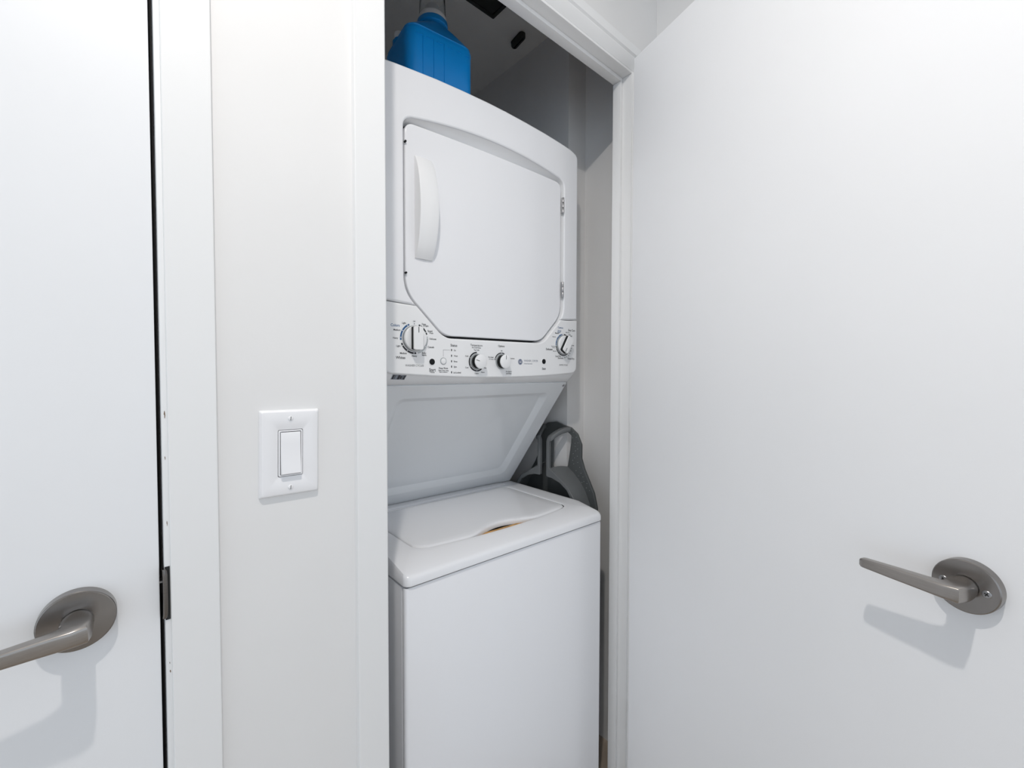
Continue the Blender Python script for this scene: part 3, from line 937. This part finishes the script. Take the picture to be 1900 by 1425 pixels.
for (x0, x1) in ((-0.07, -0.05), (-0.043, -0.026), (-0.016, 0.0), (0.012, 0.026), (0.036, 0.05), (0.06, 0.074)):
    boxes('ridge', [(x0, x1, -JD / 2 - 0.0012, -JD / 2 + 0.002, 0.1655, 0.1685)], BLUE, bd, bevel=0.001)
bm = bmesh.new()
lathe(bm, [(0.0345, 0.272), (0.0352, 0.273), (0.0352, 0.284), (0.0345, 0.2855), (0.022, 0.286), (0.021, 0.290), (0.016, 0.314), (0.0145, 0.314)], centre=(0.011, 0, 0), n=40)
from_bm('cap', bm, PLASTIC, jug, angle=40)
bm = bmesh.new()
lathe(bm, [(0.0342, 0.2857), (0.0345, 0.288), (0.0330, 0.335), (0.0315, 0.339), (0.0300, 0.337), (0.0320, 0.333), (0.0335, 0.289), (0.0332, 0.2857)], centre=(0.011, 0, 0), n=40, cap0=False, cap1=False)
from_bm('measuring_cup', bm, CLEAR, jug, angle=50)['label'] = 'clear plastic measuring cup'
bm = bmesh.new()
lathe(bm, [(0.018, 0.176), (0.018, 0.212), (0.0135, 0.216), (0.0135, 0.220)], centre=(-0.064, 0.036, 0), n=28)
from_bm('vent_neck', bm, BLUE, jug, angle=40)
bm = bmesh.new()
lathe(bm, [(0.0142, 0.219), (0.0145, 0.220), (0.0145, 0.231), (0.0135, 0.234), (0.003, 0.235)], centre=(-0.064, 0.036, 0), n=28)
from_bm('vent_cap', bm, PLASTIC, jug, angle=40)['label'] = 'small white cap'

# ------------------------------------------------------------------ folded step stool beside the washer
SX, SY = 1.0125, 0.9875
ss = empty('step_stool', (SX, SY, 0.0))
tag(ss, 'folded dark grey plastic stool with loop handle wedged beside the washer', 'step stool')
def rnd(lp, r=0.012):
    return roundpoly([(a, b, r) for a, b in lp], 4)
def stool_half(m):
    """m=+1: half towards the room, m=-1: half towards the back; offsets are from the centre line"""
    Y = lambda y: -m * (SY - y)
    # near plate: post and arched rim
    out = [(0.9735, 0.8825), (0.9735, 0.998), (0.968, 1.012), (0.9575, 1.014), (0.9615, 0.985), (0.9615, 0.9108), (0.945, 0.9040), (0.915, 0.8870), (0.8815, 0.8665), (0.856, 0.834), (0.842, 0.79), (0.838, 0.30),
           (0.850, 0.30), (0.853, 0.79), (0.866, 0.826), (0.8860, 0.8545), (0.9149, 0.8725), (0.9495, 0.8815)]
    lp = [(Y(y), z, 0.006) for y, z in out]
    if m < 0:
        lp.reverse()
    plate('rim', [roundpoly(lp, 4)], 0.012, 0.002, GREYPL, ss, plane='yz')
    # curved wall from the rim back to the board
    N_ = [(0.9615, 0.9108), (0.945, 0.9040), (0.915, 0.8870), (0.8815, 0.8665), (0.856, 0.834), (0.842, 0.79), (0.838, 0.30)]
    Fc = [(0.9363, 0.9126), (0.912, 0.8985), (0.880, 0.8703), (0.860, 0.843), (0.844, 0.81), (0.838, 0.775), (0.836, 0.30)]
    bm = bmesh.new()
    rows = []
    for k in range(7):
        f = k / 6
        rows.append([bm.verts.new((0.006 + (0.062 - 0.006) * f, Y(a[0] + (b[0] - a[0]) * f), a[1] + (b[1] - a[1]) * f + 0.004 * math.sin(math.pi * f))) for a, b in zip(N_, Fc)])
    for a, b in zip(rows[:-1], rows[1:]):
        for k in range(len(a) - 1):
            bm.faces.new((a[k], a[k + 1], b[k + 1], b[k]))
    bmesh.ops.recalc_face_normals(bm, faces=bm.faces[:])
    bmesh.ops.solidify(bm, geom=bm.faces[:], thickness=0.003)
    from_bm('side_wall', bm, GREYPL, ss, angle=50)
    # top bar of the handle, from the post to the board
    bm = bmesh.new()
    rings = []
    for f in (0, 0.04, 0.2, 0.4, 0.6, 0.8, 1.0):
        x = 0.002 + 0.062 * f
        yc = 0.9625 - 0.030 * f
        zc = 1.004 + 0.030 * (1 - (1 - f) ** 2)
        hw, hh = (0.010, 0.0085) if f > 0.02 else (0.008, 0.0065)
        rings.append(superring(Vector((x, Y(yc), zc)), Vector((0, 1, 0)), Vector((0, 0, 1)), hw, hh, 3.5, 20))
    loft(bm, rings)
    from_bm('handle_bar', bm, GREYPL, ss, angle=45)
stool_half(1)
stool_half(-1)
def shift(lp):
    return [(y - SY, z) for y, z in lp]
fl_out = [(0.816, 0.30), (0.819, 0.80), (0.831, 0.8462), (0.8479, 0.8764), (0.8695, 0.915), (0.8815, 0.9471), (0.8815, 0.9899), (0.8985, 1.0225), (0.9257, 1.0406), (0.9605, 1.0463), (0.9893, 1.0545), (1.0264, 1.048), (1.052, 1.030),
          (1.064, 1.0), (1.066, 0.95), (1.085, 0.91), (1.112, 0.87), (1.130, 0.83), (1.134, 0.30)]
fl_hole = [(0.9363, 0.9126), (0.9225, 0.99), (0.921, 1.015), (0.936, 1.024), (0.995, 1.020), (1.004, 1.005), (1.006, 0.90), (0.975, 0.897)]
fl = plate('step_board', [rnd(shift(fl_out)), rnd(shift(fl_hole), 0.006)], 0.010, 0.002, GREYDARK, ss, plane='yz', at=(0.062, 0, 0))
fl['label'] = 'grey board with raised non-slip dots'
dots = [(0.900, 1.012), (0.912, 1.026), (0.893, 0.995), (0.905, 0.992), (0.894, 0.975), (0.903, 0.968), (0.895, 0.952), (0.906, 0.945), (0.893, 0.932), (0.910, 0.925), (0.885, 0.918), (0.900, 0.905), (0.880, 0.900), (0.889, 0.890),
        (0.872, 0.890), (0.868, 0.876), (0.876, 0.872), (0.856, 0.872), (0.858, 0.858), (0.846, 0.852), (0.904, 0.982), (0.915, 1.008), (0.912, 0.958), (0.914, 0.936)]
bm = bmesh.new()
for (y, z) in dots:
    lathe(bm, [(0.0013, -0.0002), (0.0013, -0.0006), (0.0007, -0.0011)], centre=(0.0622, y - SY, z), axis='x', n=8)
dt = from_bm('non_slip_dots', bm, GREYDOT, fl)
dt['kind'] = 'stuff'

# ------------------------------------------------------------------ closet ceiling fittings
cv = empty('ceiling_vent', (0.75, 1.03, 2.346))
tag(cv, 'black rectangular vent panel on the closet ceiling', 'vent')
bm = bmesh.new()
def crect(w, h, z):
    return [(x, y, z) for x, y in rrect(-w / 2, w / 2, -h / 2, h / 2, 0.003, 4, 4)]
loft(bm, [crect(0.302, 0.152, 0), crect(0.302, 0.152, -0.003), crect(0.298, 0.148, -0.004), crect(0.278, 0.128, -0.004), crect(0.274, 0.124, 0.0)])
from_bm('frame', bm, VENTM, cv)
boxes('panel', [(-0.1365, 0.1365, -0.0615, 0.0615, -0.0032, 0.0)], VENTM, cv, bevel=0.001)
cf = empty('ceiling_catch', (1.012, 1.110, 2.346), rad(-8))
tag(cf, 'small black block fitted to the closet ceiling near the side wall', 'catch')
bm = bmesh.new()
loft(bm, [[(x, y, 0) for x, y in rrect(-0.009, 0.009, -0.024, 0.035, 0.006, 3, 5)], [(x, y, -0.004) for x, y in rrect(-0.009, 0.009, -0.024, 0.035, 0.006, 3, 5)]])
from_bm('base_plate', bm, VENTM, cf)
bm = bmesh.new()
R_ = lambda i: rrect(-0.011 + i, 0.011 - i, -0.032 + i, 0.032 - i, 0.008, 3, 6)
loft(bm, [[(x, y, -0.0035) for x, y in R_(0)], [(x, y, -0.017) for x, y in R_(0.0)], [(x, y, -0.021) for x, y in R_(0.002)], [(x, y, -0.0225) for x, y in R_(0.0045)]])
from_bm('block', bm, VENTM, cf)
